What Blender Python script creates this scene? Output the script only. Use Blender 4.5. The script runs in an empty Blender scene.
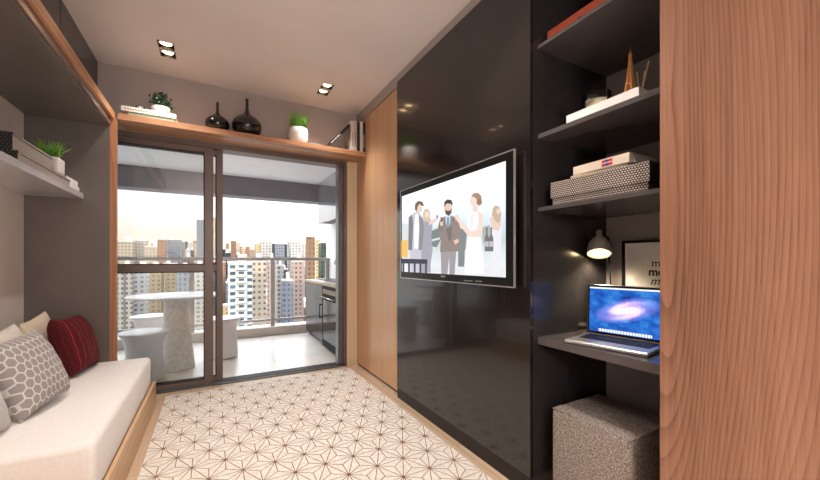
import bpy, bmesh, math, random
from mathutils import Vector, Matrix
R = math.radians
PI = math.pi
random.seed(7)
SC = bpy.context.scene
COL = SC.collection

# ------------------------------------------------------------------ calibration of the lens (820x480 frame)
F, VH, CH = 355.0, 261.0, 1.11
TH = math.atan2(197, F); SN, CS = math.sin(TH), math.cos(TH)
def ray(u, v):
    a = u - 410
    return (a*CS + F*SN, -a*SN + F*CS, VH - v)
def atX(x, u, v):
    r = ray(u, v); k = x/r[0]; return Vector((x, r[1]*k, CH + r[2]*k))
def atY(y, u, v):
    r = ray(u, v); k = y/r[1]; return Vector((r[0]*k, y, CH + r[2]*k))
def atZ(z, u, v):
    r = ray(u, v); k = (z-CH)/r[2]; return Vector((r[0]*k, r[1]*k, z))

# ------------------------------------------------------------------ node helpers
class V:
    def __init__(s, t, o): s.t, s.o = t, o
    def m(s, op, b=None, c=None):
        n = s.t.nodes.new('ShaderNodeMath'); n.operation = op
        for i, q in enumerate((s, b, c)):
            if q is None: continue
            if isinstance(q, V): s.t.links.new(q.o, n.inputs[i])
            else: n.inputs[i].default_value = q
        return V(s.t, n.outputs[0])
    def __add__(s, b): return s.m('ADD', b)
    def __sub__(s, b): return s.m('SUBTRACT', b)
    def __mul__(s, b): return s.m('MULTIPLY', b)
    def __truediv__(s, b): return s.m('DIVIDE', b)
    def mod(s, b): return s.m('FLOORED_MODULO', b)
    def abs(s): return s.m('ABSOLUTE')
    def lt(s, b): return s.m('LESS_THAN', b)
    def gt(s, b): return s.m('GREATER_THAN', b)
    def mn(s, b): return s.m('MINIMUM', b)
    def mx(s, b): return s.m('MAXIMUM', b)
    def clamp(s):
        n = s.m('ADD', 0.0); n.o.node.use_clamp = True; return n

def srgb(c):
    return tuple(((x/255)/12.92 if x/255 <= .04045 else ((x/255+.055)/1.055)**2.4) for x in c) + (1,)

class Mat:
    def __init__(s, name, col=(200,200,200), rough=.5, metal=0, coat=0, spec=.5, emit=None, es=0):
        s.m = bpy.data.materials.new(name); s.m.use_nodes = True
        s.t = s.m.node_tree; s.b = s.t.nodes['Principled BSDF']
        s.b.inputs['Base Color'].default_value = srgb(col)
        s.b.inputs['Roughness'].default_value = rough
        s.b.inputs['Metallic'].default_value = metal
        s.b.inputs['Coat Weight'].default_value = coat
        s.b.inputs['Specular IOR Level'].default_value = spec
        if emit:
            s.b.inputs['Emission Color'].default_value = srgb(emit)
            s.b.inputs['Emission Strength'].default_value = es
    def n(s, k, **kw):
        x = s.t.nodes.new(k)
        for a, b in kw.items(): setattr(x, a, b)
        return x
    def link(s, a, b): s.t.links.new(a, b)
    def coords(s, kind='Object', scale=(1,1,1), rot=(0,0,0)):
        tc = s.n('ShaderNodeTexCoord'); mp = s.n('ShaderNodeMapping')
        mp.inputs['Scale'].default_value = scale; mp.inputs['Rotation'].default_value = rot
        s.link(tc.outputs[kind], mp.inputs[0]); return mp.outputs[0]
    def xyz(s, kind='Object', scale=(1,1,1), rot=(0,0,0)):
        q = s.n('ShaderNodeSeparateXYZ'); s.link(s.coords(kind, scale, rot), q.inputs[0])
        return [V(s.t, q.outputs[i]) for i in range(3)]
    def noise(s, vec, scale, detail=3, rough=.5, dist=0):
        x = s.n('ShaderNodeTexNoise'); x.inputs['Scale'].default_value = scale
        x.inputs['Detail'].default_value = detail; x.inputs['Roughness'].default_value = rough
        x.inputs['Distortion'].default_value = dist
        s.link(vec, x.inputs['Vector']); return V(s.t, x.outputs[0])
    def ramp(s, fac, stops):
        r = s.n('ShaderNodeValToRGB'); e = r.color_ramp.elements
        while len(e) < len(stops): e.new(.5)
        for i, (p, c) in enumerate(stops): e[i].position = p; e[i].color = srgb(c)
        s.link(fac.o if isinstance(fac, V) else fac, r.inputs[0]); return r.outputs[0]
    def mix(s, fac, a, b):
        x = s.n('ShaderNodeMix', data_type='RGBA')
        if isinstance(fac, V): s.link(fac.o, x.inputs[0])
        else: x.inputs[0].default_value = fac
        for i, q in ((6, a), (7, b)):
            if isinstance(q, tuple): x.inputs[i].default_value = srgb(q)
            else: s.link(q, x.inputs[i])
        return x.outputs[2]
    def color(s, out): s.link(out, s.b.inputs['Base Color'])
    def rough(s, out): s.link(out.o, s.b.inputs['Roughness'])
    def bump(s, h, strength=.2, dist=.002):
        b = s.n('ShaderNodeBump'); b.inputs['Strength'].default_value = strength
        b.inputs['Distance'].default_value = dist
        s.link(h.o if isinstance(h, V) else h, b.inputs['Height']); s.link(b.outputs[0], s.b.inputs['Normal'])

def simple(name, col, rough=.5, metal=0, var=.06, nscale=6, bump=0, bscale=200, **kw):
    m = Mat(name, col, rough, metal, **kw)
    v = m.coords()
    a = tuple(max(0, c*(1-var)) for c in col); b = tuple(min(255, c*(1+var)) for c in col)
    m.color(m.ramp(m.noise(v, nscale), [(.3, a), (.7, b)]))
    if bump: m.bump(m.noise(v, bscale, 2), bump)
    return m.m

def wood(name, c1, c2, c3, axis='Z', freq=20, rough=.42, plank=0, warp=16, coat=0, size=1.0, contrast=1.0):
    """flat sawn oak: contour lines of a stretched noise field give the cathedral figure; freq and warp are rings per metre"""
    m = Mat(name, c1, rough, coat=coat)
    def st(a, b): return {'Z': (a, a, b), 'Y': (a, b, a), 'X': (b, a, a)}[axis]
    n1 = m.noise(m.coords(scale=st(2.3/size, .27/size)), 1.0, 1.5, .45)
    n4 = m.noise(m.coords(scale=st(9/size, .9/size)), 1.0, 2, .5)
    x, y, z = m.xyz()
    t = {'Z': x+y, 'Y': x+z, 'X': y+z}[axis]
    ph = t*freq + n1*warp + n4*.7
    saw = ph.mod(1.0)
    late = saw.m('POWER', 2.2)
    pore = m.noise(m.coords(scale=st(230, 7)), 1.0, 3, .6)
    fibre = m.noise(m.coords(scale=st(60, 1.2)), 1.0, 3, .6)
    tone = m.noise(m.coords(scale=st(5, .5)), 1.0, 2, .5)
    fac = late*(.36*contrast) + pore*.42 + fibre*.5 + tone*.55 - .42
    if plank:
        q = {'Z': y, 'Y': x, 'X': y}[axis]
        fac = fac + (((q/plank).m('FLOOR')*12.9898).m('SINE')*437.5).mod(1.0)*.34 - .17
    fac = fac.clamp()
    col = m.ramp(fac, [(.1, c3), (.45, c1), (.9, c2)])
    if plank: col = m.mix((q/plank).mod(1.0).lt(.022)*.45, col, tuple(int(a*.45) for a in c2))
    m.color(col); m.bump(pore, .1, .0008)
    return m.m

def emis(name, col, strength):
    m = bpy.data.materials.new(name); m.use_nodes = True; t = m.node_tree
    t.nodes.remove(t.nodes['Principled BSDF']); e = t.nodes.new('ShaderNodeEmission')
    e.inputs[0].default_value = srgb(col); e.inputs[1].default_value = strength
    t.links.new(e.outputs[0], t.nodes['Material Output'].inputs[0]); return m

# ------------------------------------------------------------------ mesh helpers (all authored in world coordinates)
class MB:
    def __init__(s): s.b = bmesh.new(); s.mi = 0
    def _add(s, t):
        for f in t.faces: f.material_index = s.mi
        me = bpy.data.meshes.new('tmp'); t.to_mesh(me); t.free()
        s.b.from_mesh(me); bpy.data.meshes.remove(me); return s
    def box(s, x0, x1, y0, y1, z0, z1, bev=0, seg=2, M=None):
        t = bmesh.new(); bmesh.ops.create_cube(t, size=1)
        for v in t.verts:
            v.co = Vector(((x0+x1)/2+v.co.x*(x1-x0), (y0+y1)/2+v.co.y*(y1-y0), (z0+z1)/2+v.co.z*(z1-z0)))
        if bev: bmesh.ops.bevel(t, geom=t.edges[:], offset=bev, segments=seg, affect='EDGES', profile=.5)
        if M: bmesh.ops.transform(t, matrix=M, verts=t.verts)
        return s._add(t)
    def lathe(s, c, prof, seg=32, M=None, cap=True):
        t = bmesh.new(); rings = []
        for r, z in prof:
            rings.append([t.verts.new((c[0]+r*math.cos(2*PI*i/seg), c[1]+r*math.sin(2*PI*i/seg), c[2]+z)) for i in range(seg)])
        for a, b in zip(rings, rings[1:]):
            for i in range(seg):
                f = t.faces.new((a[i], a[(i+1) % seg], b[(i+1) % seg], b[i])); f.smooth = True
        if cap:
            t.faces.new(rings[0][::-1]); t.faces.new(rings[-1])
        bmesh.ops.recalc_face_normals(t, faces=t.faces)
        if M: bmesh.ops.transform(t, matrix=M, verts=t.verts)
        return s._add(t)
    def tube(s, pts, r, seg=10, r1=None):
        t = bmesh.new(); rings = []; n = len(pts); P = [Vector(p) for p in pts]
        for i, p in enumerate(P):
            d = (P[min(i+1, n-1)] - P[max(i-1, 0)]).normalized()
            up = Vector((0,0,1)) if abs(d.z) < .9 else Vector((1,0,0))
            a = d.cross(up).normalized(); b = d.cross(a)
            rr = r if r1 is None else r + (r1-r)*i/(n-1)
            rings.append([t.verts.new(p + a*rr*math.cos(2*PI*k/seg) + b*rr*math.sin(2*PI*k/seg)) for k in range(seg)])
        for a, b in zip(rings, rings[1:]):
            for k in range(seg):
                f = t.faces.new((a[k], a[(k+1) % seg], b[(k+1) % seg], b[k])); f.smooth = True
        t.faces.new(rings[0][::-1]); t.faces.new(rings[-1])
        bmesh.ops.recalc_face_normals(t, faces=t.faces)
        return s._add(t)
    def face(s, pts, smooth=False):
        f = s.b.faces.new([s.b.verts.new(p) for p in pts]); f.material_index = s.mi; f.smooth = smooth; return s
    def out(s, name, mat, parent=None, loc=None, keep=False):
        org = Vector(loc) if loc is not None else (parent['_w'].copy() if False else (WORLD[parent.name] if parent else Vector((0,0,0))))
        org = Vector(org)
        if not keep: bmesh.ops.translate(s.b, vec=-org, verts=s.b.verts)
        me = bpy.data.meshes.new(name); s.b.to_mesh(me); s.b.free()
        for m in (mat if isinstance(mat, (list, tuple)) else [mat]): me.materials.append(m)
        o = bpy.data.objects.new(name, me); COL.objects.link(o)
        if parent is not None:
            o.parent = parent; o.location = org - WORLD[parent.name]
        else: o.location = org
        WORLD[o.name] = org.copy()
        return o
WORLD = {}

def tag(o, label, cat, group=None, kind=None):
    o['label'] = label; o['category'] = cat
    if group: o['group'] = group
    if kind: o['kind'] = kind
    return o
def thing(name, label, cat, loc, group=None, kind=None):
    o = bpy.data.objects.new(name, None); o.empty_display_size = .05; COL.objects.link(o); o.location = loc
    WORLD[o.name] = Vector(loc)
    return tag(o, label, cat, group, kind)
def struct(name, mb, mat, label=None):
    o = mb.out(name, mat); o['kind'] = 'structure'
    return o
def dup(o, loc=None, parent=None):
    c = o.copy(); COL.objects.link(c); c.parent = parent
    if loc is not None: c.location = loc
    for ch in list(o.children): dup(ch, None, c)
    return c

# ------------------------------------------------------------------ materials
M = {}
M['wall'] = simple('plaster warm grey', (176,165,160), .85, var=.02, nscale=3, bump=.05)
M['wallwhite'] = simple('plaster off white', (214,206,200), .85, var=.02, nscale=3, bump=.05)
M['ceil'] = simple('ceiling paint', (238,228,224), .9, var=.015, nscale=2, bump=.04)
M['shell'] = simple('facade render', (190,184,176), .9)
M['black'] = simple('black lacquer', (30,25,24), .16, var=.05, nscale=2, coat=.3, spec=.5)
M['plinth'] = simple('plinth black', (14,12,12), .45)
M['graphite'] = simple('graphite laminate', (112,104,98), .34, var=.04, nscale=4)
M['nicheback'] = simple('niche back wall paint', (140,132,130), .8, var=.02)
M['niche'] = simple('niche laminate', (46,43,43), .2, var=.04, nscale=4)
M['shelfgrey'] = simple('graphite shelf laminate', (84,78,78), .22, var=.04)
M['shelfsatin'] = simple('satin grey shelf', (216,216,220), .2, metal=.35, var=.03)
M['wood'] = wood('oak veneer door', (150,106,82), (84,54,40), (174,130,105), 'Z', 60, .42, warp=56, contrast=.8)
M['woodwall'] = wood('oak plank panel', (192,146,108), (147,102,71), (207,166,126), 'Z', 20, .3, plank=.155, warp=8, contrast=.6)
M['woodjamb'] = wood('pale jamb oak', (217,194,160), (196,166,132), (229,209,176), 'Z', 20, .5, contrast=.4)
M['woodshelf'] = wood('oak shelf', (180,130,95), (133,89,60), (199,154,115), 'X', 24, .36, warp=8)
M['woodtrim'] = wood('oak trim', (192,136,93), (147,97,64), (207,156,112), 'Y', 24, .32, warp=8)
M['woodpost'] = wood('oak post', (180,122,82), (137,87,57), (194,140,99), 'Z', 24, .4, warp=8)
M['woodbed'] = wood('oak bed base', (201,160,115), (166,122,84), (217,180,138), 'Y', 24, .38, warp=10)
M['trimmetal'] = simple('satin metal profile', (150,132,124), .25, metal=.6)
M['frame'] = simple('bronze aluminium', (112,98,90), .4, metal=.3, var=.03)
M['gasket'] = simple('rubber gasket', (12,10,10), .6)
M['steel'] = simple('satin steel', (180,180,182), .25, metal=1, var=.03)
M['track'] = simple('anodised track', (110,112,114), .35, metal=.6)
M['white'] = simple('white ceramic', (236,230,226), .3, var=.01)
M['plasticwhite'] = simple('white moulded resin', (232,228,228), .35, var=.01)
M['concretewhite'] = simple('mottled white composite', (216,214,210), .5, var=.07, nscale=26)
M['charcoal'] = simple('black ceramic', (22,18,17), .18, var=.1, coat=.5)
M['leaf'] = simple('dark green leaf', (26,58,30), .5, var=.3, nscale=40)
M['grass'] = simple('bright green blade', (120,178,66), .55, var=.25, nscale=60)
M['soil'] = simple('soil', (50,38,30), .9, bump=.5)
M['paper'] = simple('paper', (232,226,216), .8, var=.03)
M['blackplastic'] = simple('black plastic', (12,12,13), .35, spec=.3)
M['balcceil'] = simple('balcony ceiling paint', (238,238,242), .8, var=.01)
M['beam'] = simple('grey concrete paint', (128,124,130), .8, var=.03)
M['curb'] = simple('beige stone curb', (196,184,170), .6, var=.03)
M['railing'] = simple('grey painted steel', (176,170,168), .4, metal=.3)
M['gold'] = simple('gilt metal', (222,158,92), .42, metal=.5)
M['silver'] = simple('brushed aluminium', (205,203,200), .3, metal=.7, var=.02)

m = Mat('glass door'); nt = m.t
g = nt.nodes.new('ShaderNodeBsdfGlossy'); g.inputs['Roughness'].default_value = 0; g.inputs[0].default_value = (1,1,1,1)
tr = nt.nodes.new('ShaderNodeBsdfTransparent'); tr.inputs[0].default_value = (.95,.96,.96,1)
fr = nt.nodes.new('ShaderNodeFresnel'); fr.inputs[0].default_value = 1.5
mx = nt.nodes.new('ShaderNodeMixShader'); nt.links.new(fr.outputs[0], mx.inputs[0]); nt.links.new(tr.outputs[0], mx.inputs[1]); nt.links.new(g.outputs[0], mx.inputs[2])
nt.links.new(mx.outputs[0], nt.nodes['Material Output'].inputs[0]); nt.nodes.remove(m.b)
M['glass'] = m.m

# oak floor planks running along Y
m = Mat('oak floor', (206,182,154), .38)
vec = m.coords(rot=(0,0,R(90)))
br = m.n('ShaderNodeTexBrick'); br.inputs['Scale'].default_value = 1
br.inputs['Brick Width'].default_value = 1.15; br.inputs['Row Height'].default_value = .16
br.inputs['Mortar Size'].default_value = .0016; br.inputs['Color1'].default_value = srgb((212,186,158))
br.inputs['Color2'].default_value = srgb((196,168,138)); br.inputs['Mortar'].default_value = srgb((140,112,88))
m.link(vec, br.inputs['Vector'])
gr = m.noise(m.coords(scale=(40,3,1)), 3, 3, .6)
mm = m.n('ShaderNodeMix', data_type='RGBA', blend_type='MULTIPLY'); mm.inputs[0].default_value = .5
m.link(br.outputs[0], mm.inputs[6]); m.link(m.ramp(gr, [(.3, (225,215,205)), (.7, (255,255,255))]), mm.inputs[7])
m.color(mm.outputs[2]); M['floor'] = m.m
# porcelain tiles
def tiles(name, c, w, rough):
    m = Mat(name, c, rough)
    br = m.n('ShaderNodeTexBrick'); br.offset = 0
    br.inputs['Scale'].default_value = 1; br.inputs['Brick Width'].default_value = w; br.inputs['Row Height'].default_value = w
    br.inputs['Mortar Size'].default_value = .003
    br.inputs['Color1'].default_value = srgb(c); br.inputs['Color2'].default_value = srgb(tuple(int(a*.97) for a in c)); br.inputs['Mortar'].default_value = srgb(tuple(int(a*.8) for a in c))
    m.link(m.coords(), br.inputs['Vector'])
    nn = m.noise(m.coords(), 4, 5, .6)
    mm = m.n('ShaderNodeMix', data_type='RGBA', blend_type='MULTIPLY'); mm.inputs[0].default_value = .5
    m.link(br.outputs[0], mm.inputs[6]); m.link(m.ramp(nn, [(.3, (226,222,218)), (.7, (255,255,255))]), mm.inputs[7])
    m.color(mm.outputs[2]); return m.m
M['balcfloor'] = tiles('porcelain tile', (234,224,212), .6, .3)
# textiles
def fabric(name, c, scale=700, var=.08, rough=.95):
    m = Mat(name, c, rough, spec=.2)
    x, y, z = m.xyz(scale=(scale,)*3)
    w = (x.m('SINE')*y.m('SINE')*.5 + z.m('SINE')*.25)
    n = m.noise(m.coords(), 60, 3)
    a = tuple(v*(1-var) for v in c); b = tuple(min(255, v*(1+var)) for v in c)
    m.color(m.ramp(n + w*.12, [(.3, a), (.7, b)])); m.bump(w + n, .12, .0006)
    m.b.inputs['Sheen Weight'].default_value = .15
    return m.m
M['mattress'] = fabric('ivory upholstery', (236,230,224), 500, .015)
M['pillowwhite'] = fabric('ivory pillow cotton', (228,218,206), 600, .03)
M['pillowcream'] = fabric('cream pillow cotton', (222,206,182), 600, .03)
M['pillowgrey'] = fabric('light grey pillow cotton', (192,188,184), 600, .03)
M['rug'] = fabric('ivory rug pile', (226,218,206), 400, .05)
M['rugline'] = fabric('brown rug line', (146,108,84), 400, .1)
# ottoman tweed
m = Mat('tweed wool', (150,135,125), .95, spec=.2)
vo = m.n('ShaderNodeTexVoronoi'); vo.inputs['Scale'].default_value = 210; m.link(m.coords(), vo.inputs['Vector'])
nn = m.noise(m.coords(scale=(1,1,1)), 130, 3, .7)
m.color(m.ramp(nn*.8 + V(m.t, vo.outputs[0])*.35, [(.3, (70,60,56)), (.52, (128,115,107)), (.75, (180,168,158))]))
m.bump(nn + V(m.t, vo.outputs[0]), .6, .003); M['tweed'] = m.m
# hexagon trellis cushion, local xy
m = Mat('trellis print', (140,130,126), .95, spec=.2)
x, y, z = m.xyz(scale=(29, 22, 1))
S3 = 1.7320508
def hexcell(x, y):
    ax, ay = x.mod(1.0)-.5, y.mod(S3)-S3/2
    bx, by = (x-.5).mod(1.0)-.5, (y-S3/2).mod(S3)-S3/2
    da, db = ax*ax+ay*ay, bx*bx+by*by
    k = da.lt(db); ik = k*-1.0+1.0
    cx, cy = (ax*k+bx*ik).abs(), (ay*k+by*ik).abs()
    return cx.mx(cx*.5+cy*.8660254)
hd = hexcell(x, y)
line = hd.gt(.425)
m.color(m.mix(line, (160,153,149), (216,211,207))); m.bump(m.noise(m.coords(), 400), .2)
M['trellis'] = m.m
# red woven cushion
m = Mat('red weave', (120,20,26), .9, spec=.25)
x, y, z = m.xyz()
col = ((x+.018)/.046).mod(1.0); fine = (y/.017).mod(1.0); fx = (x/.012).mod(1.0)
bright = col.lt(.13)
dash = fine.lt(.45) * (fx.gt(.25))
base = m.mix(dash, (96,26,32), (54,16,20))
m.color(m.mix(bright, base, (156,40,48)))
m.bump(dash + bright*2.0, .4, .002); M['redweave'] = m.m
# dotted woven box (light dots on dark)
def dotweave(name, dark, light, sy, sz, wide=.62, tall=.55):
    m = Mat(name, dark, .7)
    x, y, z = m.xyz()
    h = x + y
    row = (z/sz).m('FLOOR')
    a = ((h/sy) + row*.5).mod(1.0).lt(wide); b = (z/sz).mod(1.0).lt(tall)
    m.color(m.mix(a*b, dark, light)); return m.m
M['boxweave'] = dotweave('box woven paper', (48,42,40), (206,194,184), .0105, .0085)
M['boxside'] = dotweave('box dark side', (20,18,18), (60,56,54), .0105, .0085, .5, .5)
M['boxlinen'] = dotweave('box pale woven paper', (128,118,112), (196,186,176), .0105, .0085, .7, .7)
M['boxdark'] = dotweave('box coarse dark weave', (20,18,18), (104,98,94), .014, .011, .35, .35)

# ------------------------------------------------------------------ SETTING: room
CZ = 2.67; XB = 1.31; XW = 1.35; YD = 3.61; XL = -1.10; YB = -2.6
# floor
fl = MB().box(-1.3, 2.1, YB-.1, YD-.005, -.12, 0); struct('floor', fl, M['floor'])
# ceiling with openings for the recessed downlights
DL = [(-.297, 3.10), (-.297, 3.225), (.893, 3.135), (.893, 3.26)]
DL += [(-.297, 1.2), (-.297, 1.325), (.893, 1.2), (.893, 1.325), (-.1, -.7), (-.1, -.825), (.8, -.7), (.8, -.825)]  # extra downlights out of view, added as fill for the room
hs = .05
xs = sorted({-1.3, 2.1} | {round(a+d, 4) for a, b in DL for d in (-hs, hs)})
ys = sorted({YB-.1, YD+.01} | {round(b+d, 4) for a, b in DL for d in (-hs, hs)})
cb = MB()
for i in range(len(xs)-1):
    for j in range(len(ys)-1):
        cx, cy = (xs[i]+xs[i+1])/2, (ys[j]+ys[j+1])/2
        if any(abs(cx-a) < hs and abs(cy-b) < hs for a, b in DL): continue
        cb.box(xs[i], xs[i+1], ys[j], ys[j+1], CZ, CZ+.12)
bmesh.ops.remove_doubles(cb.b, verts=cb.b.verts, dist=1e-5)
struct('ceiling', cb, M['ceil'])
w = MB().box(-1.25, XL, YB, YD, 0, CZ); struct('wall_left', w, M['wallwhite'])
w = MB().box(1.92, 2.05, YB, YD, 0, CZ); struct('wall_right', w, M['wall'])
w = MB().box(XL, 1.92, YB-.12, YB, 0, CZ); struct('wall_back', w, M['wallwhite'])
# front wall with the balcony opening; extends as the building's facade
DX0, DX1, DZ = -.86, 1.24, 2.15
w = MB()
w.box(XL, DX0, YD, YD+.18, 0, CZ); w.box(DX1+.105, 1.92, YD, YD+.18, 0, CZ); w.box(DX0, DX1+.105, YD, YD+.18, DZ+.015, CZ)
struct('wall_front', w, M['wall'])
w = MB().box(-9, -1.25, YD, YD+.18, -.3, 6); w.box(2.05, 9, YD, YD+.18, -.3, 6); w.box(-1.25, 2.05, YD-.4, YD+.18, CZ+.12, 6)
w.box(-9, 9, YD, YD+.18, -30, -.3)
struct('wall_facade', w, M['shell'])
# light oak reveal at the right of the door
w = MB().box(DX1, XW+.01, YD-.006, YD+.17, 0, DZ+.01); struct('trim_1', w, M['woodjamb'])
# ------------------------------------------------------------------ oak panelled wall right of door
t = thing('wall_panel', 'tall oak plank panelling between the balcony door and the black panel', 'wall panel', (1.45, 3.1, 0))
MB().box(XW, XW+.03, 2.581, YD-.008, .022, 2.558).out('panel', M['woodwall'], t)
MB().box(XW+.012, XW+.03, 2.581, YD-.008, 0, .022).out('plinth', M['plinth'], t)
MB().box(XW+.03, XW+.5, 2.60, YD-.01, .0, 2.555).out('carcass', M['graphite'], t)
w = MB().box(XW, 1.915, .3, YD-.002, 2.575, CZ-.001); struct('trim_2', w, M['wall'])
# black TV panel
t = thing('feature_wall', 'full height glossy black panel carrying the television', 'wall panel', (1.4, 1.9, 0))
MB().box(XB, XB+.036, 1.191, 2.579, .085, 2.568, .002).out('panel', M['black'], t)
MB().box(XB+.004, XB+.036, 1.191, 2.579, 0, .085).out('plinth', M['plinth'], t)
MB().box(XB+.036, 1.915, 1.215, 2.575, 0, 2.565).out('carcass', M['plinth'], t)
# desk niche (shelving unit)
t = thing('shelving_unit', 'dark built-in niche holding the desk and shelves beside the oak door', 'shelving', (1.6, .9, 0))
MB().box(XB+.02, 1.918, 1.189, 1.212, 0, 2.566).out('side_panel', M['niche'], t)
MB().box(XB+.0225, 1.918, .612, .634, 0, 2.566).out('side_panel', M['niche'], t)
MB().box(1.900, 1.918, .635, 1.189, 0, 2.566).out('back_panel', M['nicheback'], t)
MB().box(XB+.02, 1.90, .635, 1.189, 2.545, 2.566).out('top_panel', M['niche'], t)
SHX = 1.36
Z1, Z2, Z3, ZD = 2.142, 1.716, 1.365, .748
for z, th in ((Z1, .018), (Z2, .022), (Z3, .018)):
    MB().box(SHX, 1.90, .635, 1.189, z-th, z, .001).out('shelf', M['shelfgrey'], t)
MB().box(SHX, 1.90, .635, 1.189, ZD-.036, ZD, .001).out('desk_top', M['shelfgrey'], t)
# near oak wardrobe
t = thing('wardrobe', 'tall oak wardrobe with strong vertical grain nearest the viewer', 'wardrobe', (1.5, 0, 0))
MB().box(XB, XB+.022, -.32, .634, .0, 2.60).out('door', M['wood'], t)
MB().box(XB+.022, 1.915, -.32, .611, 0, 2.57).out('carcass', M['graphite'], t)

# ------------------------------------------------------------------ left bed niche
t = thing('wall_cabinet', 'dark overhead cabinet with oak edge above the daybed', 'cabinet', (-.9, 1.5, 2.09))
MB().box(XL, -.66, -1.0, 3.33, 2.09, 2.2).out('bottom_panel', M['graphite'], t)
MB().box(-.66, -.648, -1.0, 3.30, 2.097, 2.146).out('metal_profile', M['trimmetal'], t)
MB().box(-.66, -.631, -1.0, 3.345, 2.146, 2.2, .002).out('oak_edge', M['woodtrim'], t)
MB().box(XL, -.812, -1.0, YD-.005, 2.201, CZ-.002).out('carcass', M['niche'], t)
for y0, y1 in ((-.9, .85), (.855, 2.825), (2.832, YD-.005)):
    MB().box(-.811, -.787, y0, y1, 2.203, CZ-.004, .0015).out('door', M['niche'], t)
t = thing('partition_panel', 'dark end panel with oak edge between daybed and balcony door', 'panel', (-.9, 3.33, 0))
MB().box(XL, -.655, 3.31, 3.34, 0, 2.088).out('panel', M['graphite'], t)
MB().box(-.655, -.617, 3.31, 3.345, 0, 2.144, .001).out('oak_edge', M['woodpost'], t)
# left shelf
o = MB().box(XL, -.80, .2, 3.309, 1.548, 1.586, .0015).out('wall_shelf', M['shelfsatin'], loc=(-.95, 1.7, 1.55))
tag(o, 'long satin grey shelf on the left wall above the daybed', 'shelf')
# oak shelf over the door
o = MB().box(-.616, XW-.001, 3.34, YD-.002, 2.166, 2.205, .0015)
o.box(-.616, XW-.001, 3.337, 3.352, 2.158, 2.205, .0015)
o = o.out('wall_shelf', M['woodshelf'], loc=(.35, 3.47, 2.16)); tag(o, 'long oak shelf across the top of the balcony door', 'shelf')

# ------------------------------------------------------------------ daybed
t = thing('daybed', 'low daybed with ivory mattress on an oak base along the left wall', 'bed', (-.75, 2.55, 0))
MB().box(XL+.005, -.405, 1.5, 3.305, 0, .155).out('base', M['woodbed'], t)
MB().box(-.405, -.385, 1.5, 3.36, 0, .185, .003).out('side_rail', M['woodbed'], t)
mb = MB().box(XL+.008, -.41, 1.85, 3.305, .157, .388, .028, 4)
for f in mb.b.faces: f.smooth = True
MT = mb.out('mattress', M['mattress'], t)
ps = []
def pillow(name, label, cat, mat, w, h, th, c, rz, tilt, roll=0, group=None, pinch=.12):
    """lens-shaped cushion: local x = width, y = height, z = face normal"""
    b = bmesh.new(); N = 26
    def pt(i, j, sgn):
        a, d = -1+2*i/N, -1+2*j/N
        e = (max(0, 1-abs(a)**2.6)*max(0, 1-abs(d)**2.6))**.5
        sx = 1 - pinch*(1-d*d)*abs(a)**3*0.55; sy = 1 - pinch*(1-a*a)*abs(d)**3*0.55
        wr = .002*math.sin(9*a+4*d)*e + .0015*math.sin(13*d-5*a)*e
        return Vector((a*w/2*sy if False else a*w/2*(1-pinch*.5*(1-d*d)*abs(a)**2), d*h/2*(1-pinch*.5*(1-a*a)*abs(d)**2), sgn*(th/2*e**.85+wr)))
    g = {}
    for s_ in (1, -1):
        for i in range(N+1):
            for j in range(N+1):
                if s_ == -1 and (i in (0, N) or j in (0, N)): g[s_, i, j] = g[1, i, j]
                else: g[s_, i, j] = b.verts.new(pt(i, j, s_))
        for i in range(N):
            for j in range(N):
                q = [g[s_, i, j], g[s_, i+1, j], g[s_, i+1, j+1], g[s_, i, j+1]]
                f = b.faces.new(q if s_ == 1 else q[::-1]); f.smooth = True
    m_ = MB(); m_.b.free(); m_.b = b
    mats = mat if isinstance(mat, (list, tuple)) else [mat]
    o = m_.out(name, mats, keep=True)
    # face normal points +X by default (rz turns it), tilt leans its top backwards
    Mx = Matrix.Translation(c) @ Matrix.Rotation(rz, 4, 'Z') @ Matrix.Rotation(-tilt, 4, 'Y') @ Matrix.Rotation(roll, 4, 'X') @ Matrix(((0,0,1,0),(1,0,0,0),(0,1,0,0),(0,0,0,1)))
    o.matrix_world = Mx
    return tag(o, label, cat, group)
pillow('cushion', 'dark red woven cushion with bright red lines on the daybed', 'cushion', M['redweave'], .39, .37, .16, (-.785, 3.085, .570), R(-4), R(17), R(-3))
pillow('cushion', 'grey and white hexagon trellis print cushion on the daybed', 'cushion', M['trellis'], .37, .37, .16, (-.785, 2.40, .570), R(-12), R(22), R(4))
pillow('pillow', 'plain ivory pillow standing behind the trellis cushion', 'pillow', M['pillowwhite'], .46, .37, .13, (-.945, 2.63, .560), R(-4), R(16), R(5))
pillow('pillow', 'cream pillow standing in the corner behind the red cushion', 'pillow', M['pillowcream'], .40, .38, .11, (-.945, 3.06, .577), R(2), R(8), R(4))
pillow('pillow', 'light grey pillow at the left edge in front of the trellis cushion', 'pillow', M['pillowgrey'], .42, .38, .15, (-.86, 1.98, .572), R(-8), R(20), 0)

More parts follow.
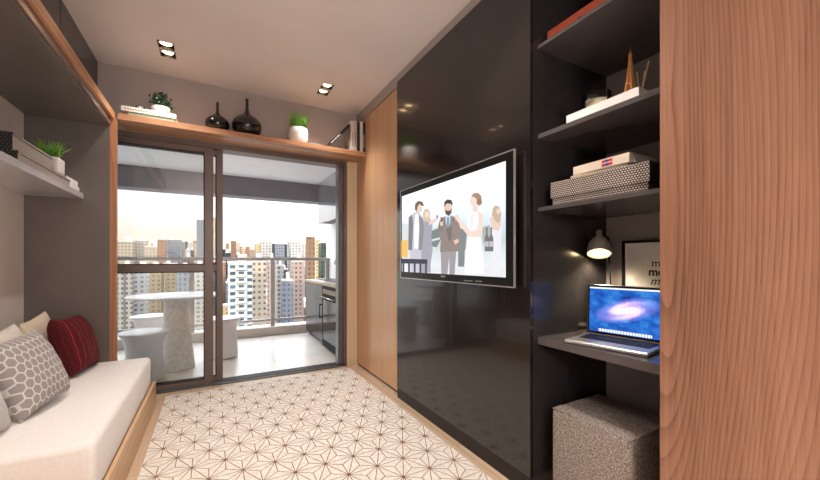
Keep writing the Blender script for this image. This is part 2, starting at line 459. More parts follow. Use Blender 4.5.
# ------------------------------------------------------------------ rug with star lattice
RX0, RX1, RY0, RY1 = -.335, 1.236, .75, 3.50
rg = MB().box(RX0, RX1, RY0, RY1, .0, .008, .002)
rg.mi = 1
def clipseg(p, q):
    t0, t1 = 0., 1.; d = (q[0]-p[0], q[1]-p[1])
    for pp, qq in ((-d[0], p[0]-RX0-.004), (d[0], RX1-.004-p[0]), (-d[1], p[1]-RY0-.004), (d[1], RY1-.004-p[1])):
        if abs(pp) < 1e-9:
            if qq < 0: return None
        else:
            r_ = qq/pp
            if pp < 0: t0 = max(t0, r_)
            else: t1 = min(t1, r_)
    if t0 >= t1: return None
    return ((p[0]+d[0]*t0, p[1]+d[1]*t0), (p[0]+d[0]*t1, p[1]+d[1]*t1))
def strip(p, q, wd=.0021):
    s_ = clipseg(p, q)
    if not s_: return
    p, q = s_; dx, dy = q[0]-p[0], q[1]-p[1]; L = math.hypot(dx, dy)
    if L < .004: return
    nx, ny = -dy/L*wd, dx/L*wd; z = .0086
    rg.face([(p[0]-nx, p[1]-ny, z), (q[0]-nx, q[1]-ny, z), (q[0]+nx, q[1]+ny, z), (p[0]+nx, p[1]+ny, z)])
AX, AY = .158, .154
def lat(i, j): return (-.256 + AX*i + (AX/2 if j % 2 else 0), 3.14 - AY*j)
for j in range(-4, 18):
    for i in range(-3, 13):
        v = lat(i, j); r_ = lat(i+1, j); o_ = 0 if j % 2 == 0 else 1
        dn0, dn1 = lat(i+o_-1, j+1), lat(i+o_, j+1); up = lat(i+o_, j-1)
        strip(v, r_); strip(v, dn0); strip(v, dn1)
        for tri in ((v, r_, dn1), (v, r_, up)):
            c = (sum(p[0] for p in tri)/3, sum(p[1] for p in tri)/3)
            for p in tri: strip(p, c)
o = rg.out('rug', [M['rug'], M['rugline']], loc=(.45, 2.1, 0)); tag(o, 'flat ivory rug with brown star lattice lines on the oak floor', 'rug')

# ------------------------------------------------------------------ sliding balcony door
DY = YD + .02
t = thing('door_1', 'bronze framed sliding glass balcony door, two leaves stacked at left', 'door', (.27, DY, 0)); t['kind'] = 'structure'
MB().box(DX0, DX1, YD+.01, YD+.15, DZ-.033, DZ+.012).out('head_track', M['frame'], t)
mb = MB().box(DX0, DX1, YD-.004, YD+.15, -.01, .012)
for yy in (.03, .07, .11): mb.box(DX0, DX1, YD+yy, YD+yy+.006, .012, .024)
mb.out('sill_track', M['track'], t)
MB().box(DX1-.035, DX1, YD+.0, YD+.15, .0, DZ-.034).out('jamb', M['frame'], t)
MB().box(DX1-.085, DX1-.035, YD+.03, YD+.12, .012, DZ-.034).out('jamb', M['track'], t)
MB().box(DX0, DX0+.03, YD+.0, YD+.15, .0, DZ-.034).out('jamb', M['frame'], t)
def leaf(x0, x1, y, stl, label):
    lf = MB(); zt = DZ-.036
    lf.box(x0, x0+.055, y, y+.035, .025, zt, .002); lf.box(x1-stl, x1, y, y+.035, .025, zt, .002)
    lf.box(x0+.055, x1-stl, y, y+.035, .025, .062); lf.box(x0+.055, x1-stl, y, y+.035, zt-.045, zt)
    lf.box(x0+.055, x1-stl, y, y+.035, 1.018, 1.078)
    f_ = lf.out('leaf_frame', M['frame'], t)
    gk = MB()
    for a, b in ((.062, 1.018), (1.078, zt-.045)):
        gk.box(x0+.055, x1-stl, y+.006, y+.03, a, a+.008); gk.box(x0+.055, x1-stl, y+.006, y+.03, b-.008, b)
        gk.box(x1-stl-.008, x1-stl, y+.006, y+.03, a, b); gk.box(x0+.055, x0+.063, y+.006, y+.03, a, b)
    gk.out('gasket', M['gasket'], f_)
    g_ = MB()
    for a, b in ((.060, 1.02), (1.076, zt-.04)):
        g_.box(x0+.05, x1-stl+.005, y+.015, y+.021, a, b)
    g_.out('glass', M['glass'], f_)
leaf(DX0+.02, .003, YD+.012, .068, '')
leaf(DX0+.05, .079, YD+.065, .052, '')

# ------------------------------------------------------------------ balcony
BX0, BX1, BY1 = -3.2, 1.665, 5.63
w = MB().box(BX0, 1.9, YD+.15, 5.9, -.25, -.002); struct('floor_balcony', w, M['balcfloor'])
w = MB().box(BX0, 1.9, YD+.18, 5.95, 2.32, 2.6); struct('ceiling_balcony', w, M['balcceil'])
w = MB().box(BX0, 1.9, BY1, 5.9, 2.045, 2.319); struct('trim_3', w, M['beam'])
w = MB().box(BX1, 1.9, YD+.181, 5.90, -.001, 2.318); struct('wall_balcony_right', w, M['balcceil'])
w = MB().box(BX0-.2, BX0, YD+.181, 5.95, -.25, 2.6); struct('wall_balcony_left', w, M['balcceil'])
w = MB().box(BX0, BX1-.001, BY1, 5.9, -.001, .125, .004); struct('trim_4', w, M['curb'])
t = thing('balcony_railing', 'grey steel balustrade with slim bars along the balcony edge', 'railing', (0, 5.75, .125))
MB().box(BX0, BX1-.002, 5.715, 5.785, 1.115, 1.165, .004).out('handrail', M['railing'], t)
MB().box(BX0, BX1-.002, 5.735, 5.765, .20, .235).out('bottom_rail', M['railing'], t)
x = .80-1.05*4
for k in range(5):
    if x < 1.6: MB().box(x-.035, x+.025, 5.73, 5.77, .125, 1.116, .003).out('post', M['railing'], t)
    x += 1.05
MB().box(BX1-.06, BX1-.002, 5.73, 5.77, .125, 1.116, .003).out('post', M['railing'], t)

# balcony kitchen
gl = simple('grey gloss lacquer', (46,43,44), .24, var=.02, spec=.35)
glw = simple('pale gloss lacquer', (190,190,196), .09, metal=.7, var=.01)
t = thing('kitchen_counter', 'low grey gloss kitchen counter on the balcony', 'cabinet', (1.45, 4.7, 0))
KX = 1.246
MB().box(KX+.02, BX1-.002, 3.82, 5.53, .06, .795).out('carcass', M['graphite'], t)
MB().box(KX+.05, BX1-.002, 3.82, 5.53, 0, .06).out('plinth', M['plinth'], t)
MB().box(KX-.01, BX1-.002, 3.80, 5.56, .797, .83, .002).out('worktop', simple('honed beige stone', (176,154,118), .3), t)
ya, yb = 4.90, 4.57
MB().box(KX, KX+.019, ya+.002, 5.528, .062, .79, .0015).out('door', gl, t)
d = MB().box(KX, KX+.019, yb+.002, ya-.002, .062, .60, .0015).out('door', gl, t)
MB().box(KX, KX+.019, yb+.002, ya-.002, .604, .79, .0015).out('drawer', gl, t)
hb = MB().tube([(KX-.03, yb+.05, .36), (KX-.03, yb+.05, .56)], .006); hb.box(KX-.03, KX, yb+.044, yb+.056, .37, .385); hb.box(KX-.03, KX, yb+.044, yb+.056, .535, .55)
hb.out('handle', M['blackplastic'], d)
o = MB().box(1.40, 1.60, 4.15, 5.48, .8302, .842, .003).out('cooktop', M['blackplastic'], loc=(1.5, 4.8, .83)); tag(o, 'long black glass cooktop on the balcony counter', 'cooktop')
t = thing('oven', 'built-in black glass fronted appliance at the near end of the balcony counter', 'appliance', (1.45, 4.2, 0))
MB().box(KX-.012, KX+.018, 3.86, yb-.004, .03, .79, .003).out('door_frame', simple('matt black enamel', (10,10,11), .6, spec=.15), t)
MB().box(KX-.016, KX-.011, 3.95, yb-.07, .12, .62).out('glass_pane', simple('dark mirror glass', (30,28,30), .12, spec=.4), t)
MB().box(KX-.018, KX-.011, 3.93, yb-.06, .70, .755).out('control_panel', simple('brass toned panel', (120,104,78), .35, metal=.6), t)
MB().tube([(KX-.04, 3.93, .655), (KX-.04, yb-.06, .655)], .007).out('handle', M['steel'], t)
t = thing('kitchen_tap', 'slim chrome tap on the balcony counter', 'tap', (1.635, 5.0, .83))
pts = [(1.635, 5.0, .83), (1.635, 5.0, 1.10)] + [(1.585+.05*math.cos(a), 5.0, 1.10+.05*math.sin(a)) for a in [PI*k/8 for k in range(1, 9)]] + [(1.535, 5.0, 1.06)]
MB().tube(pts, .010).out('spout', M['steel'], t)
MB().lathe((1.635, 5.0, .83), [(.024, 0), (.024, .01), (.016, .02), (.012, .03)], 20).out('base', M['steel'], t)
t = thing('wall_cabinet', 'pale gloss wall cabinet under the balcony ceiling', 'cabinet', (1.6, 4.7, 1.69))
MB().box(1.466, BX1-.002, 3.82, 5.57, 1.70, 2.318).out('carcass', M['beam'], t)
for y0, y1 in ((4.812, 5.574), (4.05, 4.808), (3.82, 4.046)):
    MB().box(1.446, 1.466, y0, y1, 1.69, 2.316, .0015).out('door', glw, t)

# balcony table and stools
t = thing('balcony_table', 'round white table on a thick cone pedestal on the balcony', 'table', (-.33, 4.40, 0))
MB().lathe((-.33, 4.40, .755), [(.0, -.022), (.36, -.022), (.41, -.016), (.425, -.006), (.425, 0), (.42, .003), (0, .003)], 64, cap=False).out('table_top', M['plasticwhite'], t)
MB().lathe((-.33, 4.40, 0), [(.165, 0), (.165, .01), (.155, .1), (.135, .3), (.12, .5), (.11, .65), (.112, .732)], 48).out('pedestal', M['concretewhite'], t)
SP = [(.118, 0), (.155, .004), (.162, .02), (.160, .08), (.150, .18), (.142, .26), (.146, .33), (.160, .385), (.185, .425), (.198, .44), (.200, .449), (.192, .455), (.1, .446), (.0, .444)]
SP = [(.0, 0)] + SP
def stool(loc, label):
    t = thing('balcony_stool', label, 'stool', loc, 'white stools around the balcony table')
    MB().lathe(loc, SP, 48, cap=False).out('body', M['plasticwhite'], t)
    return t
s0 = stool((-.56, 4.10, 0), 'white waisted stool in front of the balcony table')
for loc, lab in (((-.66, 5.25, 0), 'white stool half hidden behind the balcony table'), ((.10, 4.66, 0), 'white stool at the right side of the balcony table')):
    c = dup(s0, loc); c['label'] = lab

# ------------------------------------------------------------------ recessed downlights
lampm = emis('downlight lamp glow', (255,214,160), 14)
def downlight(x, y, label, visible):
    t = thing('recessed_downlight', label, 'light', (x, y, CZ), 'square black ceiling downlights')
    h = MB(); e = .0495; tk = .006; d_ = .085
    h.box(x-e, x+e, y-e, y-e+tk, CZ-.003, CZ+d_); h.box(x-e, x+e, y+e-tk, y+e, CZ-.003, CZ+d_)
    h.box(x-e, x-e+tk, y-e+tk, y+e-tk, CZ-.003, CZ+d_); h.box(x+e-tk, x+e, y-e+tk, y+e-tk, CZ-.003, CZ+d_)
    h.box(x-e, x+e, y-e, y+e, CZ+d_, CZ+d_+.01)
    h.out('housing', M['blackplastic'], t)
    MB().lathe((x, y, CZ), [(.037, .012), (.039, .012), (.041, .02), (.034, .045), (.018, .06), (0, .062)], 28, cap=False).out('reflector', M['steel'], t)
    MB().lathe((x, y, CZ), [(.0, .018), (.012, .018), (.036, .014), (.037, .017), (.0, .024)], 28, cap=False).out('lamp', lampm, t)
    MB().box(x-.004, x+.03, y-.004, y+.004, CZ+.009, CZ+.013).out('clip', M['gold'], t)
    return t
labs = ['square downlight of the left pair, nearer the viewer', 'square downlight of the left pair, nearer the balcony door',
        'square downlight of the right pair, nearer the viewer', 'square downlight of the right pair, nearer the balcony door']
SPOTS = []
for i, (x, y) in enumerate(DL):
    lab = labs[i] if i < 4 else 'added square fill downlight, unseen in the ceiling above the viewer'
    d = downlight(x, y, lab, i < 4)
    L = bpy.data.lights.new('downlight_beam', 'SPOT'); L.energy = 22 if i < 4 else 36; L.color = (1, .93, .87)
    L.spot_size = R(100); L.spot_blend = .8; L.shadow_soft_size = .03
    o = bpy.data.objects.new('downlight_beam', L); COL.objects.link(o); o.location = (x, y, CZ-.01)

# ------------------------------------------------------------------ television
TX = 1.272
t = thing('television', 'large flat television showing toasting wedding guests on the black panel', 'television', (1.30, 1.85, 1.31))
TY0, TY1, TZ0, TZ1 = 1.259, 2.44, .984, 1.648
MB().box(TX, TX+.012, TY0, TY1, TZ0, TZ1, .002).out('bezel', M['blackplastic'], t)
mb = MB()
for a in ((TY0-.005, TY0, TZ0-.005, TZ1+.005), (TY1, TY1+.005, TZ0-.005, TZ1+.005), (TY0, TY1, TZ0-.005, TZ0), (TY0, TY1, TZ1, TZ1+.005)):
    mb.box(TX-.001, TX+.010, *a)
mb.out('silver_rim', M['silver'], t)
MB().box(TX+.012, XB-.0005, TY0+.1, TY1-.1, TZ0+.08, TZ1-.08).out('back', M['blackplastic'], t)
# picture: screen coordinates in photo pixels are turned into points of the screen plane
SY0, SY1, SZ0, SZ1 = 1.311, 2.420, 1.028, 1.607
def sp(zx, zy, lay=0):     # zoom coordinates: 3 per pixel, origin (390,140)
    p = atX(TX-.001-.00015*lay, 390+zx/3, 140+zy/3)
    p.y = min(SY1, max(SY0, p.y)); p.z = min(SZ1, max(SZ0, p.z)); return p
PM = []; pic = MB(); PIDX = {}
def pmat(c, s=1.0):
    if c not in PIDX:
        PIDX[c] = len(PM); c2_ = tuple(int(q_+(255-q_)*.2) for q_ in c); PM.append(emis('screen tone %d %d %d' % c, c2_, SE))
    return PIDX[c]
SE = 1.0
mbg = bpy.data.materials.new('screen backdrop'); mbg.use_nodes = True; nt = mbg.node_tree; nt.nodes.remove(nt.nodes['Principled BSDF'])
e = nt.nodes.new('ShaderNodeEmission'); tc = nt.nodes.new('ShaderNodeTexCoord'); sx = nt.nodes.new('ShaderNodeSeparateXYZ'); rp = nt.nodes.new('ShaderNodeValToRGB')
nz = nt.nodes.new('ShaderNodeTexNoise'); nz.inputs['Scale'].default_value = 7; ad = nt.nodes.new('ShaderNodeMath'); ad.operation = 'MULTIPLY_ADD'
nt.links.new(tc.outputs['Object'], sx.inputs[0]); nt.links.new(tc.outputs['Object'], nz.inputs['Vector'])
nt.links.new(nz.outputs[0], ad.inputs[0]); ad.inputs[1].default_value = .12; nt.links.new(sx.outputs[2], ad.inputs[2])
mr = nt.nodes.new('ShaderNodeMapRange'); mr.inputs[1].default_value = -.22; mr.inputs[2].default_value = .36; nt.links.new(ad.outputs[0], mr.inputs[0])
nt.links.new(mr.outputs[0], rp.inputs[0])
el = rp.color_ramp.elements; el[0].color = srgb((232,236,240)); el[1].color = srgb((250,252,255)); el[1].position = 1
for p, c in ((.22, (214,222,226)), (.34, (196,206,206)), (.46, (206,220,232)), (.6, (226,236,246)), (.75, (246,250,255))):
    q = el.new(p); q.color = srgb(c)
nt.links.new(rp.outputs[0], e.inputs[0]); e.inputs[1].default_value = SE*1.05; nt.links.new(e.outputs[0], nt.nodes['Material Output'].inputs[0])
PM.append(mbg)
pic.mi = 0
pic.face([(TX-.0005, SY1, SZ0), (TX-.0005, SY0, SZ0), (TX-.0005, SY0, SZ1), (TX-.0005, SY1, SZ1)])
LAY = [1]
def pg(pts, c):
    LAY[0] += 1; pic.mi = pmat(c)
    pic.face([sp(a, b, LAY[0]) for a, b in pts])
def disc(cx, cy, rx, ry, c, n=16): pg([(cx+rx*math.cos(-2*PI*k/n), cy+ry*math.sin(-2*PI*k/n)) for k in range(n)], c)
# greenery and terrace behind
pg([(36,250),(120,262),(230,262),(230,300),(120,310),(36,300)], (206,216,214))
pg([(118,275),(150,262),(152,300),(140,322),(120,318)], (96,112,104))
pg([(205,268),(232,262),(226,330),(222,385),(204,385)], (104,112,110))
pg([(276,262),(300,255),(300,300),(280,310)], (150,160,150))
pg([(118,300),(150,292),(150,298),(118,306)], (200,214,224))
pg([(118,380),(345,380),(345,412),(118,408)], (222,222,226))
for k in range(9): pg([(120+26*k, 330), (123+26*k, 330), (123+26*k, 372), (120+26*k, 372)], (214,220,226))
# woman in a grey dress, second from left
pg([(96,238),(104,232),(120,236),(128,250),(124,290),(128,330),(122,372),(122,398),(90,400),(88,330),(94,280)], (146,146,158))
pg([(116,244),(130,238),(141,232),(143,238),(132,248),(118,256)], (228,196,184))
pg([(98,222),(104,206),(114,206),(120,216),(120,236),(114,246),(100,242)], (206,178,150))
disc(111,224,6,9, (236,208,194))
pg([(138,226),(145,226),(143,236),(140,236)], (150,90,100))
# young man at the left
pg([(62,226),(76,216),(88,218),(98,232),(100,262),(94,300),(94,398),(62,398),(60,330),(54,300),(56,250)], (188,186,194))
pg([(56,232),(66,224),(70,250),(66,330),(55,330)], (104,100,108))
pg([(84,222),(98,236),(102,270),(96,330),(86,330),(88,270)], (120,116,124))
pg([(76,222),(86,222),(88,262),(84,326),(72,326),(72,262)], (238,238,242))
disc(86,206,11,13, (226,196,178)); pg([(74,206),(76,190),(86,182),(98,186),(102,198),(96,198),(88,192),(82,202),(80,216)], (96,64,50))
# bearded man in a brown grey suit, centre
pg([(152,330),(158,322),(200,322),(196,370),(194,404),(178,404),(178,350),(172,404),(154,404)], (140,132,134))
pg([(150,240),(162,230),(170,228),(182,226),(196,232),(206,246),(214,276),(208,300),(208,334),(150,336),(152,300),(146,270)], (124,106,98))
pg([(148,244),(156,240),(158,272),(150,276),(144,262)], (112,96,90))
pg([(166,228),(182,226),(180,252),(174,262),(168,250)], (190,212,234))
pg([(171,232),(177,231),(178,254),(174,262),(170,252)], (86,138,178))
pg([(168,266),(186,258),(184,300),(176,306)], (98,84,78))
disc(174,204,11,15, (222,184,162)); pg([(163,206),(168,212),(180,212),(186,204),(184,220),(176,228),(167,222)], (66,46,40))
pg([(162,202),(163,186),(172,178),(184,180),(188,190),(186,200),(183,192),(170,190)], (42,30,28))
pg([(150,246),(158,243),(159,256),(151,258)], (224,184,164)); pg([(151,232),(159,232),(157,245),(153,245)], (130,60,70))
pg([(190,302),(204,296),(207,306),(196,314)], (216,178,158))
# bride in a white dress
pg([(232,228),(242,210),(262,208),(278,222),(280,250),(272,290),(278,340),(282,402),(224,402),(226,350),(234,290),(230,256)], (244,242,244))
pg([(240,228),(252,218),(248,260),(240,262)], (226,224,228))
pg([(262,212),(278,222),(280,256),(272,292),(236,290),(214,262),(198,236),(204,232),(224,254),(244,274),(262,268),(266,240)], (238,206,190))
pg([(192,228),(204,224),(208,236),(198,242)], (232,194,178)); pg([(187,236),(195,234),(194,244),(189,245)], (140,70,80))
pg([(248,196),(262,196),(264,214),(248,216)], (232,200,184))
disc(252,184,13,15, (236,206,190)); pg([(242,172),(250,160),(264,158),(274,168),(276,190),(266,198),(260,190),(260,178),(252,170)], (150,112,84)); disc(268,186,8,10,(134,96,72))
for k in range(4): pg([(238+9*k, 300), (240+9*k, 300), (236+11*k, 400), (233+11*k, 400)], (228,228,232))
# guest at the right with bottles
pg([(302,232),(314,224),(330,230),(336,262),(332,330),(334,404),(304,404),(304,330),(300,270)], (226,226,230))
pg([(300,234),(312,226),(326,232),(334,256),(326,272),(304,268)], (226,190,176))
pg([(308,206),(316,196),(328,200),(334,222),(330,250),(318,246),(306,226)], (190,158,128)); disc(325,214,6,9,(228,196,180))
for bx in (290,303):
    pg([(bx-2,262),(bx+3,262),(bx+3,284),(bx+7,294),(bx+7,334),(bx-6,334),(bx-6,294),(bx-2,284)], (92,86,88))
    pg([(bx-5,304),(bx+6,304),(bx+6,320),(bx-5,320)], (176,176,180))
# yellow panel and dark slatted chair: a room reflection drawn into the picture
pg([(34,302),(53,300),(53,352),(34,352)], (240,176,64))
pg([(34,356),(112,358),(112,372),(34,370)], (34,36,48))
for k in range(5): pg([(37+17*k, 370), (43+17*k, 370), (43+17*k, 412), (37+17*k, 412)], (44,46,60))
SCR = pic.out('screen', PM, t)
for k in range(8):
    if k == 4: continue
    p = atX(TX, 390+(224+k*7)/3, 140+(421.5+k*.4)/3); MB().box(TX-.001, TX, p.y-.006, p.y+.006, p.z-.003, p.z+.003).out('indicator_mark', M['silver'], t)
p = atX(TX, 443, 276.4)
mb = MB(); mb.box(TX-.001, TX, p.y-.024, p.y+.021, p.z-.004, p.z+.004); mb.out('maker_mark', M['silver'], t)

# ------------------------------------------------------------------ objects in the niche
def woven_box(name, label, x0, x1, y0, y1, z0, z1, lid, mf, ms):
    t = thing(name, label, 'box', ((x0+x1)/2, (y0+y1)/2, z0))
    b = MB(); b.mi = 1; b.box(x0+.006, x1-.006, y0+.006, y1-.006, z0, z1-lid+.004); 
    for f in b.b.faces:
        if f.normal.x < -.5: f.material_index = 0
    b.out('body', [mf, ms], t)
    b = MB(); b.mi = 1; b.box(x0, x1, y0, y1, z1-lid, z1)
    for f in b.b.faces:
        if f.normal.x < -.5: f.material_index = 0
    b.out('lid', [mf, ms], t); return t
woven_box('storage_box', 'dark storage box with light dotted weave on the shelf below the books', 1.375, 1.64, .700, 1.128, Z3, Z3+.108, .072, M['boxweave'], M['boxside'])
def book(name, label, x0, x1, y0, y1, z0, z1, col, spine='-x', group=None, marks=None, rot=0):
    """closed book: cover boards, spine and page block"""
    c0 = ((x0+x1)/2, (y0+y1)/2, z0)
    t = thing(name, label, 'book', c0, group)
    cm = simple('cover %d %d %d' % col, col, .55, var=.03)
    th = .0022; b = MB()
    b.box(x0, x1, y0, y1, z0, z0+th); b.box(x0, x1, y0, y1, z1-th, z1)
    if spine == '-x': b.box(x0, x0+th, y0, y1, z0+th, z1-th)
    elif spine == '+x': b.box(x1-th, x1, y0, y1, z0+th, z1-th)
    elif spine == '-y': b.box(x0, x1, y0, y0+th, z0+th, z1-th)
    b.out('cover', cm, t)
    i = .004
    MB().box(x0+(th if spine == '-x' else i), x1-(th if spine == '+x' else i), y0+(th if spine == '-y' else i), y1-i, z0+th, z1-th).out('pages', M['paper'], t)
    if rot: t.rotation_euler.z = rot
    return t
zb = Z3+.108
book('book', 'cream paperback under the white book on the dotted storage box', 1.415, 1.60, .80, 1.052, zb+.0005, zb+.020, (214,190,160))
bk = book('book', 'white book with red and blue mark on its spine on the dotted storage box', 1.41, 1.60, .782, 1.035, zb+.021, zb+.058, (232,216,196), rot=R(-3))
mb = MB(); yb0 = .85
mb.box(1.4085, 1.4098, yb0, yb0+.016, zb+.027, zb+.052); mb.box(1.4085, 1.4098, yb0+.030, yb0+.046, zb+.027, zb+.052)
mb.mi = 1; mb.box(1.4085, 1.4098, yb0+.016, yb0+.030, zb+.027, zb+.052)
mb.mi = 2; mb.box(1.4078, 1.4087, yb0, yb0+.046, zb+.0375, zb+.041)
mb.out('spine_mark', [simple('red ink', (206,40,44), .6), simple('blue ink', (54,62,140), .6), M['paper']], bk)
# white book shelf 2, candle, eiffel tower, reed diffuser
book('book', 'thick white book lying on the middle shelf under the candle', 1.368, 1.62, .733, 1.038, Z2+.0005, Z2+.036, (236,230,226))
t = thing('candle', 'cream candle in a clear glass jar on the white book', 'candle', (1.47, .965, Z2+.0365))
gm = Mat('clear jar glass'); gm.m = M['glass']
c = (1.47, .965, Z2+.0365)
MB().lathe(c, [(0, 0), (.060, 0), (.064, .004), (.064, .082), (.062, .082), (.062, .006), (0, .006)], 40, cap=False).out('jar', gm.m, t)
MB().lathe(c, [(0, .007), (.060, .007), (.060, .050), (.05, .047), (0, .046)], 36, cap=False).out('wax', simple('wax', (238,222,186), .5, var=.02), t)
MB().tube([(c[0], c[1], c[2]+.048), (c[0]+.002, c[1], c[2]+.06)], .001, 6).out('wick', M['blackplastic'], t)
def tower(x, y, z, h):
    t = thing('tower_figurine', 'small gilt lattice tower figurine on the white book', 'figurine', (x, y, z))
    b = MB(); prof = [(0, .125), (.12, .085), (.26, .055), (.45, .034), (.65, .020), (.85, .011), (.93, .008)]
    for sx_, sy_ in ((1,1),(1,-1),(-1,1),(-1,-1)):
        b.tube([(x+sx_*w_*h, y+sy_*w_*h, z+a*h) for a, w_ in prof], .0042*h/.17, 6, .0016)
    for k in range(13):
        a = .12+k*.06; wv = lambda q: [p1+(p2-p1)*(q-a1)/(a2-a1) for (a1,p1),(a2,p2) in zip(prof, prof[1:]) if a1 <= q <= a2+1e-6][0]
        w0, w1 = wv(a)*h, wv(min(.92, a+.06))*h; z0, z1 = z+a*h, z+min(.92, a+.06)*h
        for q in range(4):
            cs = [(1,1),(1,-1),(-1,-1),(-1,1)]; p, n_ = cs[q], cs[(q+1) % 4]
            b.tube([(x+p[0]*w0, y+p[1]*w0, z0), (x+n_[0]*w1, y+n_[1]*w1, z1)], .0011, 5)
            b.tube([(x+n_[0]*w0, y+n_[1]*w0, z0), (x+p[0]*w1, y+p[1]*w1, z1)], .0011, 5)
            b.tube([(x+n_[0]*w0, y+n_[1]*w0, z0), (x+p[0]*w0, y+p[1]*w0, z0)], .0012, 5)
    b.out('lattice', M['gold'], t)
    for a, w_ in ((.13, .105), (.40, .052), (.86, .022)): MB().box(x-w_*h, x+w_*h, y-w_*h, y+w_*h, z+a*h, z+(a+.025)*h).out('platform', M['gold'], t)
    MB().tube([(x, y, z+.88*h), (x, y, z+h)], .0035, 6, .0008).out('spire', M['gold'], t)
tower(1.545, .862, Z2+.0365, .262)
t = thing('reed_diffuser', 'reed diffuser with pale sticks at the right end of the middle shelf', 'diffuser', (1.60, .80, Z2))
t.location = (1.585, atX(1.585, 640, 88).y, Z2+.0365); WORLD[t.name] = Vector(t.location)
c = (1.585, atX(1.585, 640, 88).y, Z2+.0365)
MB().lathe(c, [(0, 0), (.026, 0), (.028, .004), (.028, .04), (.012, .052), (.012, .062)], 28).out('bottle', gm.m, t)
rd = simple('pale reed', (232,206,156), .7)
for dx, dy, h_ in ((-.01, .03, .15), (.0, .012, .165), (-.01, -.04, .185), (.01, -.015, .16)):
    MB().tube([(c[0]-dx*.3, c[1]-dy*.3, c[2]+.006), (c[0]+dx, c[1]+dy, c[2]+h_)], .003, 6).out('reed', rd, t)
# terracotta box on top shelf
red = simple('terracotta leatherette', (176,74,44), .5, var=.05)
t = thing('storage_box', 'terracotta red lidded box on the top shelf of the niche', 'box', (1.5, .94, Z1))
MB().box(1.404, 1.66, .682, 1.162, Z1+.0005, Z1+.028).out('body', red, t)
MB().box(1.40, 1.664, .678, 1.166, Z1+.031, Z1+.064).out('lid', red, t)
MB().box(1.41, 1.655, .69, 1.156, Z1+.028, Z1+.031).out('seam', M['plinth'], t)
MB().box(1.399, 1.404, .985, 1.005, Z1+.024, Z1+.034).out('clasp', M['plinth'], t)
o = MB().box(1.44, 1.64, .70, .98, Z1+.0645, Z1+.09, .002).out('book', M['paper'], loc=(1.54, .84, Z1+.0645)); tag(o, 'pale book lying on the terracotta box', 'book')

# laptop
ca = atZ(.755, 564, 341); cb_ = atZ(.755, 641, 355)
ang = math.atan2(cb_.y-ca.y, cb_.x-ca.x)         # front edge direction
t = thing('laptop', 'open silver laptop with a blue galaxy on its screen on the desk', 'laptop', (0,0,0))
LW, LD, LH = .325, .225, .016
b = MB().box(0, LW, 0, LD, 0, LH, .006, 3); b.out('base', M['silver'], t)
b = MB().box(.022, LW-.022, .085, LD-.022, LH, LH+.0006); kb = b.out('keyboard', M['blackplastic'], t)
b = MB()
for r_ in range(5):
    for k in range(13):
        b.box(.026+k*.0212, .026+k*.0212+.0175, .088+r_*.0232, .088+r_*.0232+.0195, LH+.0006, LH+.0018)
b.out('keys', simple('key caps', (34,34,36), .5), kb)
MB().box(LW/2-.05, LW/2+.05, .008, .072, LH, LH+.0004).out('trackpad', simple('trackpad', (190,188,186), .3), t)
Ml = Matrix.Translation((0, LD-.006, LH)) @ Matrix.Rotation(R(-2), 4, 'X')
b = MB().box(0, LW, 0, 0.006, 0, .234, .0025, 2, Ml); ld = b.out('lid', M['silver'], t)
b = MB().box(.003, LW-.003, -.0012, 0, .004, .231, 0, 2, Ml); b.out('bezel', M['blackplastic'], ld)
gm2 = bpy.data.materials.new('galaxy wallpaper'); gm2.use_nodes = True
class _G(Mat):
    def __init__(s, m): s.m = m; s.t = m.node_tree; s.b = s.t.nodes['Principled BSDF']
gg = _G(gm2)
x, y, z = gg.xyz('UV')
dx, dy = (x-.52)*1.75, y-.52
ca2, sa2 = math.cos(.22), math.sin(.22)
ex, ey = (dx*ca2+dy*sa2)*.62, (dy*ca2-dx*sa2)*1.9
rr = (ex*ex+ey*ey).m('SQRT')
tw = ey.m('ARCTAN2', ex)
arm = (tw*2.0 + rr*16.0).m('SINE')*.5+.5
nse = gg.noise(gg.coords('UV', scale=(9,9,1)), 3, 5, .65)
glow = ((rr*-2.0+1.0).mx(0.0)*(arm*.5+.65)*1.1 + (rr*-7.0+1.0).mx(0.0)*.8)*(nse*.9+.55)
bgc = gg.ramp(gg.noise(gg.coords('UV', scale=(3,3,1)), 1.5, 4, .6), [(.3, (22,52,132)), (.5, (36,96,186)), (.75, (70,150,214))])
gal = gg.ramp(glow.clamp(), [(0, (0,0,0)), (.3, (110,100,180)), (.6, (236,190,214)), (1, (255,246,236))])
addn = gg.n('ShaderNodeMix', data_type='RGBA', blend_type='SCREEN'); addn.inputs[0].default_value = 1
gg.link(bgc, addn.inputs[6]); gg.link(gal, addn.inputs[7])
st = gg.n('ShaderNodeTexVoronoi'); st.inputs['Scale'].default_value = 40; gg.link(gg.coords('UV', scale=(1.6,1,1)), st.inputs['Vector'])
star = V(gg.t, st.outputs[0]).lt(.07)
fin = gg.mix(star*.7, addn.outputs[2], (230,240,255))
menu = y.gt(.965); fin = gg.mix(menu, fin, (226,228,236))
dock = y.lt(.075)*(y.gt(.012))*(x.gt(.14))*(x.lt(.86))
ico = ((x*26.0).mod(1.0).lt(.78))
fin = gg.mix(dock*(ico*.7+.25), fin, (232,232,238))
e = gg.n('ShaderNodeEmission'); gg.link(fin, e.inputs[0]); e.inputs[1].default_value = 1.15
gg.link(e.outputs[0], gg.t.nodes['Material Output'].inputs[0])
b = MB(); b.face([Ml @ Vector(p) for p in ((.011, -.0016, .014), (LW-.011, -.0016, .014), (LW-.011, -.0016, .222), (.011, -.0016, .222))])
uvl = b.b.loops.layers.uv.new('UVMap')
for f in b.b.faces:
    for l, uv in zip(f.loops, ((0,0),(1,0),(1,1),(0,1))): l[uvl].uv = uv
b.out('screen', gm2, ld)
